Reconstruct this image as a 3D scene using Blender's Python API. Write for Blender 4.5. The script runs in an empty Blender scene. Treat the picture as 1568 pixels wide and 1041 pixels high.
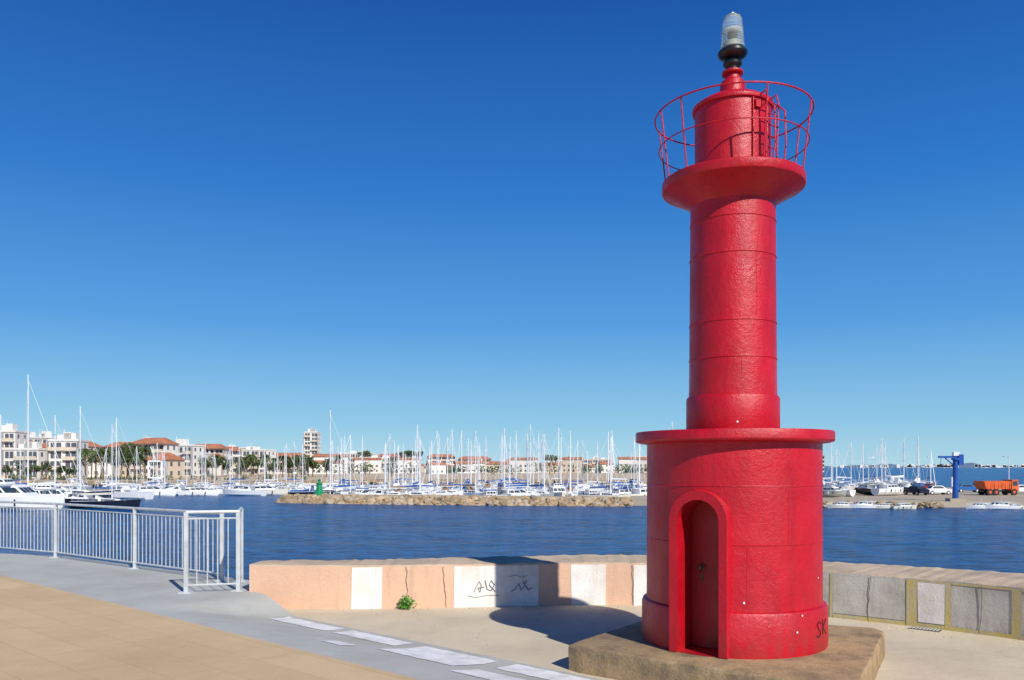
import bpy, bmesh, math, random
from mathutils import Vector, Matrix
random.seed(7)
R = random.random
def U(a,b): return a+(b-a)*R()
scene = bpy.context.scene
EYE = 1.9
SEA = -3.0

# ---------------------------------------------------------------- materials
def new_mat(name):
    m = bpy.data.materials.new(name); m.use_nodes = True
    nt = m.node_tree; b = nt.nodes['Principled BSDF']
    return m, nt, b
def N(nt, t, **k):
    n = nt.nodes.new(t)
    for a,v in k.items(): setattr(n,a,v)
    return n
def coords(nt, obj=False):
    if obj:
        return N(nt,'ShaderNodeTexCoord').outputs['Object']
    return N(nt,'ShaderNodeNewGeometry').outputs['Position']
def noise(nt, vec, scale, detail=4, rough=.55, stretch=None):
    if stretch:
        mp = N(nt,'ShaderNodeMapping'); mp.inputs['Scale'].default_value = stretch
        nt.links.new(vec, mp.inputs['Vector']); vec = mp.outputs['Vector']
    n = N(nt,'ShaderNodeTexNoise'); n.inputs['Scale'].default_value=scale
    n.inputs['Detail'].default_value=detail; n.inputs['Roughness'].default_value=rough
    nt.links.new(vec, n.inputs['Vector']); return n.outputs['Fac']
def ramp(nt, fac, stops):
    r = N(nt,'ShaderNodeValToRGB')
    e = r.color_ramp.elements
    while len(e)<len(stops): e.new(.5)
    for i,(p,c) in enumerate(stops):
        e[i].position=p; e[i].color=(c[0],c[1],c[2],1) if hasattr(c,'__len__') else (c,c,c,1)
    nt.links.new(fac, r.inputs['Fac']); return r.outputs['Color']
def mix(nt, fac, a, b, mode='MIX'):
    m = N(nt,'ShaderNodeMix'); m.data_type='RGBA'; m.blend_type=mode
    for s,v in ((0,fac),(6,a),(7,b)):
        if isinstance(v, bpy.types.NodeSocket): nt.links.new(v, m.inputs[s])
        else:
            m.inputs[s].default_value = v if s==0 else (v[0],v[1],v[2],1)
    return m.outputs[2]
def math_(nt,op,a,b):
    m=N(nt,'ShaderNodeMath',operation=op)
    for i,v in ((0,a),(1,b)):
        if isinstance(v,bpy.types.NodeSocket): nt.links.new(v,m.inputs[i])
        else: m.inputs[i].default_value=v
    return m.outputs[0]
def bump(nt, b, h, strength, dist, prev=None):
    bp = N(nt,'ShaderNodeBump'); bp.inputs['Strength'].default_value=strength
    bp.inputs['Distance'].default_value=dist
    nt.links.new(h, bp.inputs['Height'])
    if prev: nt.links.new(prev, bp.inputs['Normal'])
    nt.links.new(bp.outputs['Normal'], b.inputs['Normal']); return bp.outputs['Normal']
def scl(c,k): return tuple(min(1,x*k) for x in c)
def simple(name, col, rough=.6, var=.15, vs=3., bmp=0., bs=20., metal=0, obj=False, spec=.5):
    m,nt,b = new_mat(name); v = coords(nt,obj)
    n = noise(nt, v, vs)
    c = ramp(nt, n, [(.3,scl(col,1-var)),(.7,scl(col,1+var))])
    nt.links.new(c,b.inputs['Base Color'])
    b.inputs['Roughness'].default_value=rough; b.inputs['Metallic'].default_value=metal
    b.inputs['Specular IOR Level'].default_value=spec
    if bmp: bump(nt,b,noise(nt,v,bs,5),bmp,.02)
    return m
def concrete(name, col, stain, grain=60, stainscale=.7, var=.1, cracks=0, brick=None, stain_amt=.5, drips=0, rough_b=.5):
    m,nt,b = new_mat(name); v = coords(nt)
    base = ramp(nt, noise(nt,v,grain,3,.7), [(.25,scl(col,1-var)),(.75,scl(col,1+var))])
    s = ramp(nt, noise(nt,v,stainscale,8,.62), [(.42,0),(.7,1)])
    sm_ = N(nt,'ShaderNodeMath',operation='MULTIPLY'); nt.links.new(s,sm_.inputs[0]); sm_.inputs[1].default_value=stain_amt
    c = mix(nt, sm_.outputs[0], base, stain)
    spots = ramp(nt, noise(nt,v,9,6,.75), [(.66,0),(.74,.3)])
    c = mix(nt, spots, c, scl(stain,.6))
    if drips:
        dr = ramp(nt, noise(nt,v,7,6,.7,(1,1,.10)), [(.52,0),(.72,drips)])
        c = mix(nt, dr, c, scl(stain,.7))
    if cracks:
        vo = N(nt,'ShaderNodeTexVoronoi',feature='DISTANCE_TO_EDGE'); vo.inputs['Scale'].default_value=.3
        wv = N(nt,'ShaderNodeVectorMath',operation='ADD'); nt.links.new(v,wv.inputs[0])
        nn = N(nt,'ShaderNodeTexNoise'); nn.inputs['Scale'].default_value=1.6; nn.inputs['Detail'].default_value=6
        nt.links.new(v,nn.inputs['Vector']); nt.links.new(nn.outputs['Color'],wv.inputs[1])
        nt.links.new(wv.outputs[0],vo.inputs['Vector'])
        cr = ramp(nt, vo.outputs['Distance'], [(.0,cracks),(.004,0)])
        c = mix(nt, cr, c, scl(stain,.5))
    if brick:
        mp = N(nt,'ShaderNodeMapping'); mp.inputs['Rotation'].default_value=(0,0,brick[1]); nt.links.new(v,mp.inputs['Vector'])
        bk = N(nt,'ShaderNodeTexBrick'); bk.offset=.0
        bk.inputs['Scale'].default_value=1; bk.inputs['Brick Width'].default_value=brick[0]; bk.inputs['Row Height'].default_value=brick[0]*.25
        bk.inputs['Mortar Size'].default_value=.006; bk.inputs['Mortar Smooth'].default_value=.3
        bk.inputs['Color1'].default_value=(1,1,1,1); bk.inputs['Color2'].default_value=(.92,.91,.90,1); bk.inputs['Mortar'].default_value=(.82,.80,.76,1)
        nt.links.new(mp.outputs[0],bk.inputs['Vector'])
        c = mix(nt, 1.0, c, bk.outputs['Color'], 'MULTIPLY')
    nt.links.new(c,b.inputs['Base Color']); b.inputs['Roughness'].default_value=.88
    b.inputs['Specular IOR Level'].default_value=.25
    p = bump(nt,b,noise(nt,v,35,6,.7),rough_b,.012)
    bump(nt,b,noise(nt,v,3,3),.35,.03,p)
    return m

M = {}
M['cream'] = concrete('cream_concrete',(.62,.53,.38),(.45,.38,.275),stainscale=.9,cracks=.25,stain_amt=.65)
M['tan']   = concrete('tan_paving',(.64,.465,.27),(.49,.35,.20),stainscale=.5,brick=(1.6,math.radians(41)),stain_amt=.75)
M['grey']  = concrete('grey_concrete',(.45,.455,.42),(.34,.34,.295),stainscale=1.1,cracks=.15,stain_amt=.65)
M['paint'] = concrete('worn_white_paint',(.80,.80,.79),(.50,.50,.46),stainscale=4.5,stain_amt=.8)
M['salmon']= concrete('salmon_render',(.71,.455,.31),(.54,.35,.25),stainscale=1.3,stain_amt=.6,drips=.4)
M['wallw'] = concrete('white_wall_paint',(.82,.79,.74),(.58,.50,.41),stainscale=2.5,stain_amt=.6,drips=.35)
M['wallg'] = concrete('grey_wall_paint',(.54,.52,.46),(.31,.29,.24),stainscale=2.2,stain_amt=.85,drips=.5)
M['yellow']= concrete('faded_yellow_paint',(.54,.44,.16),(.46,.42,.30),stainscale=3,stain_amt=.9,drips=.3)
M['coping']= concrete('wall_top_concrete',(.58,.45,.31),(.36,.285,.21),stainscale=1.6,stain_amt=.85,rough_b=.8)
M['slab']  = concrete('rough_sandy_concrete',(.42,.29,.155),(.17,.13,.085),stainscale=3.2,stain_amt=.95,drips=.5,rough_b=1.0,var=.2)
M['quay']  = concrete('quay_concrete',(.44,.37,.275),(.30,.255,.20),stainscale=.15)
M['sand']  = simple('sand',(.53,.41,.27),.95,.12,.05)
M['rock']  = simple('rock',(.36,.27,.17),.95,.5,.5,.6,3)
M['galv']  = simple('galvanised_steel',(.58,.60,.60),.45,.15,8,metal=.2)
M['white'] = simple('white_gelcoat',(.82,.82,.81),.3,.05,.4)
M['cream2']= simple('cream_gelcoat',(.68,.65,.56),.4,.06,.4)
M['navy']  = simple('navy_gelcoat',(.010,.014,.03),.25,.2,.4)
M['blueh'] = simple('blue_gelcoat',(.03,.13,.38),.3,.2,.4)
M['redh']  = simple('red_hull',(.4,.03,.03),.4,.2,.4)
M['window']= simple('window_glass',(.03,.045,.06),.12,.3,.4)
M['canvas']= simple('blue_canvas',(.02,.09,.32),.8,.2,2)
M['teak']  = simple('teak',(.28,.16,.08),.7,.2,3)
M['mast']  = simple('mast_aluminium',(.74,.75,.76),.4,.05,1)
M['rubber']= simple('rubber',(.02,.02,.02),.8,.2,5)
M['crane'] = simple('crane_blue_paint',(.015,.09,.36),.4,.2,1)
M['orange']= simple('orange_paint',(.60,.10,.02),.5,.25,1)
M['green'] = simple('green_paint',(.01,.26,.10),.45,.2,1)
M['tile']  = simple('roof_tile',(.42,.16,.08),.9,.25,.25)
M['bwhite']= simple('facade_white',(.74,.71,.66),.9,.06,.1)
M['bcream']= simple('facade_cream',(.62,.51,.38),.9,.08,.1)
M['bgrey'] = simple('facade_grey',(.40,.38,.36),.9,.08,.1)  # plain grey for the fins between balconies
M['shut']  = simple('facade_window_glass',(.10,.11,.13),.4,.3,.3)  # dark glass colour of apartment and house windows
M['leafd'] = simple('foliage_dark',(.035,.06,.022),.9,.3,.2)
M['leafl'] = simple('foliage_light',(.10,.135,.04),.9,.3,.2)
M['trunk'] = simple('bark',(.16,.11,.07),.95,.3,2)
M['hill']  = simple('haze_tinted_hill',(.13,.20,.29),1,.12,.002)  # aerial haze put into the hill colour as blue-grey
M['black'] = simple('black_paint',(.012,.012,.014),.35,.2,6)
M['weed']  = simple('weed_leaf',(.07,.22,.02),.6,.4,12)
M['graff'] = simple('graffiti_paint',(.20,.19,.20),.8,.6,20)
M['crackm']= simple('crack_line',(.12,.09,.07),.9,.3,20)  # dark brown for the crack lines drawn on the wall
M['brass'] = simple('dull_brass',(.10,.08,.05),.45,.3,20,metal=.6)

def red_paint(name, rough_bump=.35, col=(.51,.003,.014)):
    m,nt,b = new_mat(name); v = coords(nt)
    c = ramp(nt, noise(nt,v,2.2,8,.65), [(.3,scl(col,.80)),(.55,col),(.75,(col[0]*1.12,col[1]*2.2,col[2]*1.7))])
    st = ramp(nt, noise(nt,v,6,6,.7,(1,1,.10)), [(.50,0),(.72,.5)])
    c = mix(nt, st, c, (.24,.006,.013))
    sp = ramp(nt, noise(nt,v,42,3,.6), [(.72,0),(.76,.55)])
    c = mix(nt, sp, c, (.16,.03,.03))
    # splash dirt on the lowest half metre
    sz=N(nt,'ShaderNodeSeparateXYZ'); nt.links.new(v,sz.inputs[0])
    low=ramp(nt,sz.outputs['Z'],[(.24,1),(.62,0)])
    dn=ramp(nt,noise(nt,v,11,6,.7,(1,1,.35)),[(.45,0),(.65,.55)])
    c = mix(nt, math_(nt,'MULTIPLY',low,dn), c, (.15,.05,.035))
    nt.links.new(c,b.inputs['Base Color'])
    rr = ramp(nt, noise(nt,v,5,5), [(.3,.30),(.7,.52)])
    nt.links.new(rr,b.inputs['Roughness'])
    p = bump(nt,b,noise(nt,v,26,5,.6),rough_bump,.012)
    p = bump(nt,b,noise(nt,v,110,2,.6),rough_bump,.007,p)
    bump(nt,b,noise(nt,v,3.5,2),.15,.05,p)
    return m
M['red'] = red_paint('red_lighthouse_paint',.42)
M['redd']= red_paint('red_door_paint',.10,(.34,.003,.007))
m,nt,b = new_mat('lantern_glass'); b.inputs['Base Color'].default_value=(.92,.98,.93,1)
b.inputs['Transmission Weight'].default_value=.85; b.inputs['Roughness'].default_value=.10; b.inputs['IOR'].default_value=1.3
wv = N(nt,'ShaderNodeTexWave',bands_direction='Z'); wv.inputs['Scale'].default_value=12
nt.links.new(coords(nt),wv.inputs['Vector']); bump(nt,b,wv.outputs['Fac'],.6,.012); M['glass']=m

# water
m,nt,b = new_mat('sea_water'); v = coords(nt)
c = ramp(nt, noise(nt,v,.035,5,.6,(1,2.2,1)), [(.3,(.0006,.078,.27)),(.7,(.0012,.120,.37))])
c2 = ramp(nt, noise(nt,v,1.0,6,.7,(.55,1.5,1)), [(.38,.25),(.64,1.35)])
c = mix(nt,1.0,c,c2,'MULTIPLY')
nt.links.new(c,b.inputs['Base Color'])
b.inputs['Roughness'].default_value=.20; b.inputs['IOR'].default_value=1.33; b.inputs['Specular IOR Level'].default_value=.08
p = bump(nt,b,noise(nt,v,.9,7,.68,(.6,1.5,1)),1.0,.6)
bump(nt,b,noise(nt,v,.16,3,.5,(.6,1.6,1)),.8,1.8,p)
M['water']=m

# ---------------------------------------------------------------- mesh builder
class MB:
    def __init__(s): s.v=[];s.f=[];s.m=[];s.mats=[]
    def mi(s,k):
        if k not in s.mats: s.mats.append(k)
        return s.mats.index(k)
    def add(s,vs,fs,k,X=None):
        o=len(s.v); i=s.mi(k)
        for p in vs:
            p=Vector(p); s.v.append(tuple(X@p) if X is not None else tuple(p))
        for f in fs: s.f.append([o+j for j in f]); s.m.append(i)
    def box(s,x0,x1,y0,y1,z0,z1,k,X=None,tx=0,ty=0):
        vs=[(x0,y0,z0),(x1,y0,z0),(x1,y1,z0),(x0,y1,z0),(x0+tx,y0+ty,z1),(x1-tx,y0+ty,z1),(x1-tx,y1-ty,z1),(x0+tx,y1-ty,z1)]
        s.add(vs,[(0,3,2,1),(4,5,6,7),(0,1,5,4),(1,2,6,5),(2,3,7,6),(3,0,4,7)],k,X)
    def tube(s,p0,p1,r,k,seg=6,r2=None,X=None):
        p0=Vector(p0);p1=Vector(p1); d=(p1-p0)
        if d.length<1e-6: return
        d.normalize(); a=d.orthogonal().normalized(); c=d.cross(a); r2=r if r2 is None else r2
        vs=[p0+(a*math.cos(t)+c*math.sin(t))*r for t in [2*math.pi*i/seg for i in range(seg)]]
        vs+=[p1+(a*math.cos(t)+c*math.sin(t))*r2 for t in [2*math.pi*i/seg for i in range(seg)]]
        fs=[(i,(i+1)%seg,seg+(i+1)%seg,seg+i) for i in range(seg)]+[tuple(range(seg-1,-1,-1)),tuple(range(seg,2*seg))]
        s.add(vs,fs,k,X)
    def path(s,pts,r,k,seg=6,closed=False,X=None):
        pts=[Vector(p) for p in pts]; n=len(pts); vs=[]; prev=None
        for i,p in enumerate(pts):
            a=pts[(i-1)%n] if (closed or i>0) else p; c=pts[(i+1)%n] if (closed or i<n-1) else p
            d=(c-a).normalized()
            if prev is None: u=d.orthogonal().normalized()
            else: u=(prev-d*prev.dot(d)).normalized()
            prev=u; w=d.cross(u)
            for j in range(seg):
                t=2*math.pi*j/seg; vs.append(p+(u*math.cos(t)+w*math.sin(t))*r)
        fs=[]
        for i in range(n if closed else n-1):
            for j in range(seg):
                fs.append((i*seg+j,i*seg+(j+1)%seg,((i+1)%n)*seg+(j+1)%seg,((i+1)%n)*seg+j))
        if not closed: fs+= [tuple(range(seg-1,-1,-1)),tuple((n-1)*seg+j for j in range(seg))]
        s.add(vs,fs,k,X)
    def lathe(s,prof,k,seg=96,cx=0,cy=0,X=None):
        vs=[];n=len(prof)
        for r,z in prof:
            for j in range(seg):
                t=2*math.pi*j/seg; vs.append((cx+r*math.cos(t),cy+r*math.sin(t),z))
        fs=[(i*seg+j,i*seg+(j+1)%seg,(i+1)*seg+(j+1)%seg,(i+1)*seg+j) for i in range(n-1) for j in range(seg)]
        fs+=[tuple(range(seg-1,-1,-1)),tuple((n-1)*seg+j for j in range(seg))]
        s.add(vs,fs,k,X)
    def mesh(s,name,smooth=None):
        me=bpy.data.meshes.new(name); me.from_pydata(s.v,[],s.f)
        for k in s.mats: me.materials.append(M[k])
        me.polygons.foreach_set('material_index',s.m)
        me.update()
        if smooth is not None:
            me.polygons.foreach_set('use_smooth',[True]*len(me.polygons))
            try: me.set_sharp_from_angle(angle=math.radians(smooth))
            except Exception: pass
        return me
    def obj(s,name,smooth=None,parent=None,loc=None,rot=None,scale=None):
        return put(s.mesh(name,smooth),name,parent,loc,rot,scale)
def put(me,name,parent=None,loc=None,rot=None,scale=None):
    o=bpy.data.objects.new(name,me); scene.collection.objects.link(o)
    if parent: o.parent=parent
    if loc is not None: o.location=loc
    if rot is not None: o.rotation_euler=(0,0,rot)
    if scale is not None: o.scale=(scale,)*3
    return o
def empty(name,loc=(0,0,0)):
    e=bpy.data.objects.new(name,None); e.location=loc; scene.collection.objects.link(e); return e
def B(b,d,z=SEA):            # compass-style placement: bearing value and distance north
    return ((b-784)/1270*d, d, z)

# ---------------------------------------------------------------- sea
mb=MB(); S=30000
mb.add([(-S,-200,SEA),(S,-200,SEA),(S,S,SEA),(-S,S,SEA)],[(0,1,2,3)],'water'); mb.obj('sea')

# ---------------------------------------------------------------- pier ground
A=Vector((-3.5,11.2))
E=Vector((.7507,-.6606)); NS=Vector((-.6606,-.7507))
def sm(x): x=max(0,min(1,x)); return x*x*(3-2*x)
def zr(t,s): return .004+.216*max(sm(s/1.7), sm((1.1-t)/.9))
def ST(t,s,dz=0): p=A+E*t+NS*s; return (p.x,p.y,zr(t,s)+dz)
edge=[(-60,30),(-20,6.5),(-12,2.2),(-6.7,-.1),(-3.9,-.35),(-1.3,-.6),(-.35,-.5),(-.02,-.02),(0,0),(30,0)]
def s0(t):
    for (a,b),(c,d) in zip(edge,edge[1:]):
        if a<=t<=c: return b+(d-b)*(t-a)/(c-a)
    return 0
ts=[-60,-40,-30,-20,-16,-12,-9,-6.7,-5,-3.9,-2.6,-1.3,-.8,-.35,-.02]+[i*.15 for i in range(0,60)]+[9.5,10.5,12,15,20]
sl=[0,.1,.2,.3,.4,.5,.6,.7,.8,.9,1.0,1.1,1.2,1.3,1.4,1.5,1.65]
mb=MB()
vs=[];cols=len(sl)
for t in ts:
    a=s0(t)
    for q in sl: vs.append(ST(t,a+(1.65-a)*(q/1.65) if a<1.6 else a+q))
fs=[(i*cols+j,(i+1)*cols+j,(i+1)*cols+j+1,i*cols+j+1) for i in range(len(ts)-1) for j in range(cols-1)]
mb.add(vs,fs,'grey')
vs=[]
for t in ts: 
    a=max(1.65,s0(t)+1.65) if s0(t)>=1.6 else 1.65
    vs+= [ST(t,a),ST(t,70)]
fs=[(i*2,i*2+2,i*2+3,i*2+1) for i in range(len(ts)-1)]
mb.add(vs,fs,'tan')
vs=[];k=0
for t in ts:
    if t<=1.3:
        p=ST(t,s0(t)); vs+=[p,(p[0],p[1],-3.6 if t<-.1 else -.05)];k+=1
mb.add(vs,[(i*2,i*2+1,i*2+3,i*2+2) for i in range(k-1)],'grey')
mb.obj('upper_pavement',smooth=30)

mb=MB()
for (t0,t1,a,b_) in [(1.0,2.15,.1,.42),(2.3,3.35,.1,.42),(3.55,4.6,.12,.85),(3.1,3.42,.92,1.14),(4.8,5.75,.08,.45),(4.9,6.3,.72,1.15)]:
    n=16; vs=[]
    for i in range(n+1):
        t=t0+(t1-t0)*i/n
        for s in (a,a+(b_-a)*.33,a+(b_-a)*.67,b_):
            vs.append(ST(t+.12*(s-a)+U(-.010,.010),s+U(-.012,.012),.005))
    mb.add(vs,[(i*4+j,(i+1)*4+j,(i+1)*4+j+1,i*4+j+1) for i in range(n) for j in range(3)],'paint')
mb.obj('pavement_marking')

# wall curve
ctrl=[(-4.3,11.15),(-3.55,11.2),(-2.13,11.12),(-.74,11.25),(1.32,11.45),(3.0,11.1),(4.05,10.5),(5.62,9.1),(6.5,7.4),(6.9,5),(6.9,1),(6.6,-6),(6.4,-12)]
def cat(p0,p1,p2,p3,t):
    return tuple(.5*((2*p1[i])+(-p0[i]+p2[i])*t+(2*p0[i]-5*p1[i]+4*p2[i]-p3[i])*t*t+(-p0[i]+3*p1[i]-3*p2[i]+p3[i])*t**3) for i in (0,1))
W=[]
for i in range(1,len(ctrl)-2):
    for j in range(14): W.append(Vector(cat(ctrl[i-1],ctrl[i],ctrl[i+1],ctrl[i+2],j/14)))
WT=.585
cum=[0]
for a,b_ in zip(W,W[1:]): cum.append(cum[-1]+(b_-a).length)
def nrm(i):
    a=W[max(0,i-1)];b_=W[min(len(W)-1,i+1)];d=(b_-a).normalized(); return Vector((-d.y,d.x))
def wp(s):
    for i in range(len(W)-1):
        if cum[i]<=s<=cum[i+1]:
            f=(s-cum[i])/(cum[i+1]-cum[i]); return W[i].lerp(W[i+1],f), nrm(i).lerp(nrm(i+1),f)
    return W[-1],nrm(len(W)-1)
def s_at(b):
    u=(b-784)/1270
    for i in range(len(W)-1):
        a=W[i].x/W[i].y; c=W[i+1].x/W[i+1].y
        if a<=u<=c: return cum[i]+(cum[i+1]-cum[i])*(u-a)/(c-a)
def thick(s): return .55+min(1,s/4.5)*.5+min(1,max(0,(s-7)/3))*.35
mb=MB()
split=s_at(1200)
n=320; L=cum[-1]; rows=[]
for i in range(n+1):
    s=L*i/n; p,o=wp(s); w=thick(s); q=p+o*w
    j=lambda a: U(-a,a)
    zt=WT+j(.005)
    e1=j(.011)
    rows.append(((p.x,p.y,-.05),(p.x+o.x*.012,p.y+o.y*.012,zt-.016+e1),(p.x+o.x*(.028+e1),p.y+o.y*(.028+e1),zt),(q.x-o.x*.03+j(.012),q.y-o.y*.03+j(.012),WT+j(.008)),(q.x,q.y,WT-.03),(q.x,q.y,-3.6)))
for i in range(n):
    a,b_=rows[i],rows[i+1]; s=L*i/n
    for k in range(5):
        mat='coping' if k in (1,2,3) else ('salmon' if (s<split and k==0) else 'wallg')
        mb.add([a[k],b_[k],b_[k+1],a[k+1]],[(0,1,2,3)],mat)
mb.add(rows[0],[(5,4,3,2,1,0)],'salmon')
wall=mb.obj('pier_parapet_wall')
def wstrip(mb,sa,sb,z0,z1,mat,off=.004):
    n=max(4,int((sb-sa)/.06)); vs=[]
    for i in range(n+1):
        s=sa+(sb-sa)*i/n
        p,o=wp(s)
        for z in (z0,z1+U(-.004,.004)):
            lean=.012*max(0,z)/WT
            p2,o2=wp(s+ (U(-.008,.008) if i in (0,n) else 0))
            vs.append((p2.x+o.x*(lean-off),p2.y+o.y*(lean-off),z))
    mb.add(vs,[(2*i,2*i+2,2*i+3,2*i+1) for i in range(n)],mat)
mb=MB()
for a,b_ in [(538,585),(695,825),(875,927),(971,1010)]:
    wstrip(mb,s_at(a),s_at(b_),.0,.558,'wallw')
for a,b_ in [(1405,1447),(1275,1386)]:
    wstrip(mb,s_at(a),s_at(b_),.06,.54,'wallw' if a==1405 else 'wallg')
for a,b_ in [(1271,1275),(1387,1404),(1447,1456),(1550,1563)]:
    wstrip(mb,s_at(a),s_at(b_),.0,.558,'yellow',.006)
for a,b_ in [(1275,1387),(1404,1447),(1456,1550),(1563,1720)]:
    wstrip(mb,s_at(a),s_at(b_),.0,.05,'yellow',.006)
for a,b_ in [(1404,1447),(1456,1550),(1563,1720)]:
    wstrip(mb,s_at(a),s_at(b_),.535,.558,'yellow',.006)
mb.obj('painted_panels',parent=wall)
mb=MB()
def wpt(b,z,off=.005):
    p,o=wp(s_at(b)); return (p.x-o.x*off,p.y-o.y*off,z)
def stroke(pts,r=.0065,k='graff'):
    mb.path([wpt(b,z) for b,z in pts],r,k,4)
stroke([(726,.20),(729,.27),(734,.35),(737,.30),(735,.20),(732,.26),(741,.27)]); stroke([(743,.36),(746,.24),(752,.22),(757,.30),(752,.36),(749,.30),(759,.20)])
stroke([(716,.16),(728,.13),(748,.16),(764,.15)],.004)
stroke([(783,.20),(789,.24),(794,.31),(798,.22),(803,.27),(806,.35),(801,.33),(809,.22),(815,.25)]); stroke([(779,.40),(790,.43),(799,.39),(808,.42)],.004)
def crack(c0):
    pts=[];x=c0
    for i in range(15): pts.append((x,.56*i/14)); x+=U(-1.3,1.3)
    stroke(pts,.0035,'crackm')
for c0 in (622,969,683,1330,1500): crack(c0)
mb.obj('graffiti',parent=wall)

# lower pavement
mb=MB()
inner=[]
for i in range(0,121):
    s=L*i/120; p,o=wp(s); q=p+o*.2; inner.append((q.x,q.y,0))
poly=[(-20,-20,-.0)]+[(-3.9,9.5,0),(-3.6,11.25,0)]+inner+[(6.4,-20,0)]
mb.add(poly,[tuple(range(len(poly)-1,-1,-1))],'cream'); mb.obj('quay_pavement')
mb=MB()
p,o=wp(s_at(1420)); ang=math.atan2(-o.x,o.y)
X=Matrix.Translation((p.x-o.x*.12,p.y-o.y*.12,.0))@Matrix.Rotation(ang,4,'Z')
mb.box(-.17,.17,-.07,.07,-.01,.006,'black',X)
for i in range(9): mb.box(-.16+i*.037,-.145+i*.037,-.065,.065,.0065,.012,'galv',X)
mb.obj('drain_grate')
mb=MB()
for i in range(420):
    s=U(.2,13); p,o=wp(s); dd=abs(random.gauss(0,.25))+.02; x,y=p.x-o.x*dd,p.y-o.y*dd; r=U(.004,.014)
    vs=[(x+U(-r,r),y+U(-r,r),0) for _ in range(3)]+[(x,y,r)]
    mb.add(vs,[(0,1,3),(1,2,3),(2,0,3)],random.choice(['slab','rock','cream']))
mb.obj('loose_grit')

mb=MB(); px=wpt(622,0,.06)
for i in range(190):
    a=U(0,6.28); el=U(.1,1.4); r=U(.03,.16)
    c=Vector((px[0]+math.cos(a)*math.cos(el)*r*.9,px[1]-abs(math.sin(a))*math.cos(el)*r*.6,math.sin(el)*r*1.1+.01))
    d=Vector((U(-1,1),U(-1,1),U(-.4,1))).normalized()*.024; e=d.orthogonal().normalized()*.012
    mb.add([c-d,c+e,c+d,c-e],[(0,1,2,3)],'weed')
for i in range(14):
    a=U(0,6.28); mb.tube(px,(px[0]+math.cos(a)*.09,px[1]-abs(math.sin(a))*.06,U(.06,.14)),.003,'weed',4)
mb.obj('weed_plant')

# ---------------------------------------------------------------- guard rail
def rail(name,pts,h=1.05,z=.22,gap=.115,bottom=.1):
    mb=MB(); pts=[Vector((a,b_,z)) for a,b_ in pts]; up=Vector((0,0,1))
    for a,b_ in zip(pts,pts[1:]):
        d=(b_-a); Ln=d.length; d.normalize()
        mb.tube(a+up*h,b_+up*h,.022,'galv',8)
        mb.tube(a+up*(h-.09),b_+up*(h-.09),.011,'galv',6)
        mb.tube(a+up*bottom,b_+up*bottom,.014,'galv',6)
        n=int(Ln/gap)
        for i in range(1,n):
            q=a+d*(Ln*i/n); mb.tube(q+up*bottom,q+up*(h-.09),.0075,'galv',6)
    for p in pts:
        mb.box(-.028,.028,-.018,.018,-.005,h,'galv',Matrix.Translation(p))
        mb.box(-.08,.08,-.07,.07,0,.014,'galv',Matrix.Translation(p))
    return mb.obj(name)
rail('guard_railing',[(-16.5,20.6),(-12.4,17.7),(-8.5,15.45),(-6.25,13.75),(-4.3,12.3)],h=1.0)
rail('guard_railing',[(-4.36,11.1),(-3.72,11.28),(-3.98,12.2)],h=1.08)

# ---------------------------------------------------------------- lighthouse
CX,CY=2.135,8.03
LH=empty('red_lighthouse',(CX,CY,0))
def local(o): o.parent=LH; return o
mb=MB()
quad=[(.66,7.98),(.53,7.78),(.62,7.66),(2.42,6.26),(2.60,6.24),(3.78,8.40),(3.75,8.58),(1.9,9.35),(1.6,9.25)]
pts=[]
for i,(a,b_) in enumerate(quad):
    c,d=quad[(i+1)%len(quad)]; m_=max(1,int(math.hypot(c-a,d-b_)/.05))
    for j in range(m_): pts.append((a+(c-a)*j/m_-CX,b_+(d-b_)*j/m_-CY))
n=len(pts)
lay=[(1.0,-.03,.003),(1.0,.07,.006),(.999,.14,.006),(.998,.215,.007),(.992,.234,.006),(.985,.240,.003)]
vs=[]
for f,z,jj in lay: vs+=[(x*f+U(-jj,jj),y*f+U(-jj,jj),z+U(-jj,jj)*.5) for x,y in pts]
fs=[(k*n+i,k*n+(i+1)%n,(k+1)*n+(i+1)%n,(k+1)*n+i) for k in range(len(lay)-1) for i in range(n)]+[tuple(range((len(lay)-1)*n,len(lay)*n))]
mb.add(vs,fs,'slab'); local(mb.obj('foundation_slab',smooth=32))

mb=MB()
mb.lathe([(.862,.225),(.868,.30),(.866,.60),(.855,.628),(.824,.640),(.820,.70),(.819,1.2),(.818,2.14)],'red',128)
base=local(mb.obj('base_drum',smooth=35))
da=math.radians(-90-15-20)
DX=Matrix.Rotation(da,4,'Z')
def arch(hw,z0,zs,n=20):
    return [(-hw,z0)]+[(-hw*math.cos(math.pi*i/n),zs+hw*math.sin(math.pi*i/n)) for i in range(n+1)]+[(hw,z0)]
def extr(mb,pts,x0,x1,k):
    n=len(pts); vs=[(x0,y,z) for y,z in pts]+[(x1,y,z) for y,z in pts]
    fs=[(i,(i+1)%n,n+(i+1)%n,n+i) for i in range(n)]+[tuple(range(n-1,-1,-1)),tuple(range(n,2*n))]
    mb.add(vs,fs,k,DX)
HW=.195; ZS=1.42
cut=MB(); extr(cut,arch(HW,.245,ZS),.50,1.2,'red')
cu=cut.obj('cutter'); cu.parent=LH
for o_ in (cu,base):
    bm=bmesh.new(); bm.from_mesh(o_.data); bmesh.ops.recalc_face_normals(bm,faces=bm.faces); bm.to_mesh(o_.data); bm.free()
bpy.context.view_layer.update()
md=base.modifiers.new('door','BOOLEAN'); md.object=cu; md.operation='DIFFERENCE'; md.solver='EXACT'
dg=bpy.context.evaluated_depsgraph_get()
nm=bpy.data.meshes.new_from_object(base.evaluated_get(dg)); base.modifiers.clear(); base.data=nm
bpy.data.objects.remove(cu)
mb=MB()
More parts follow.
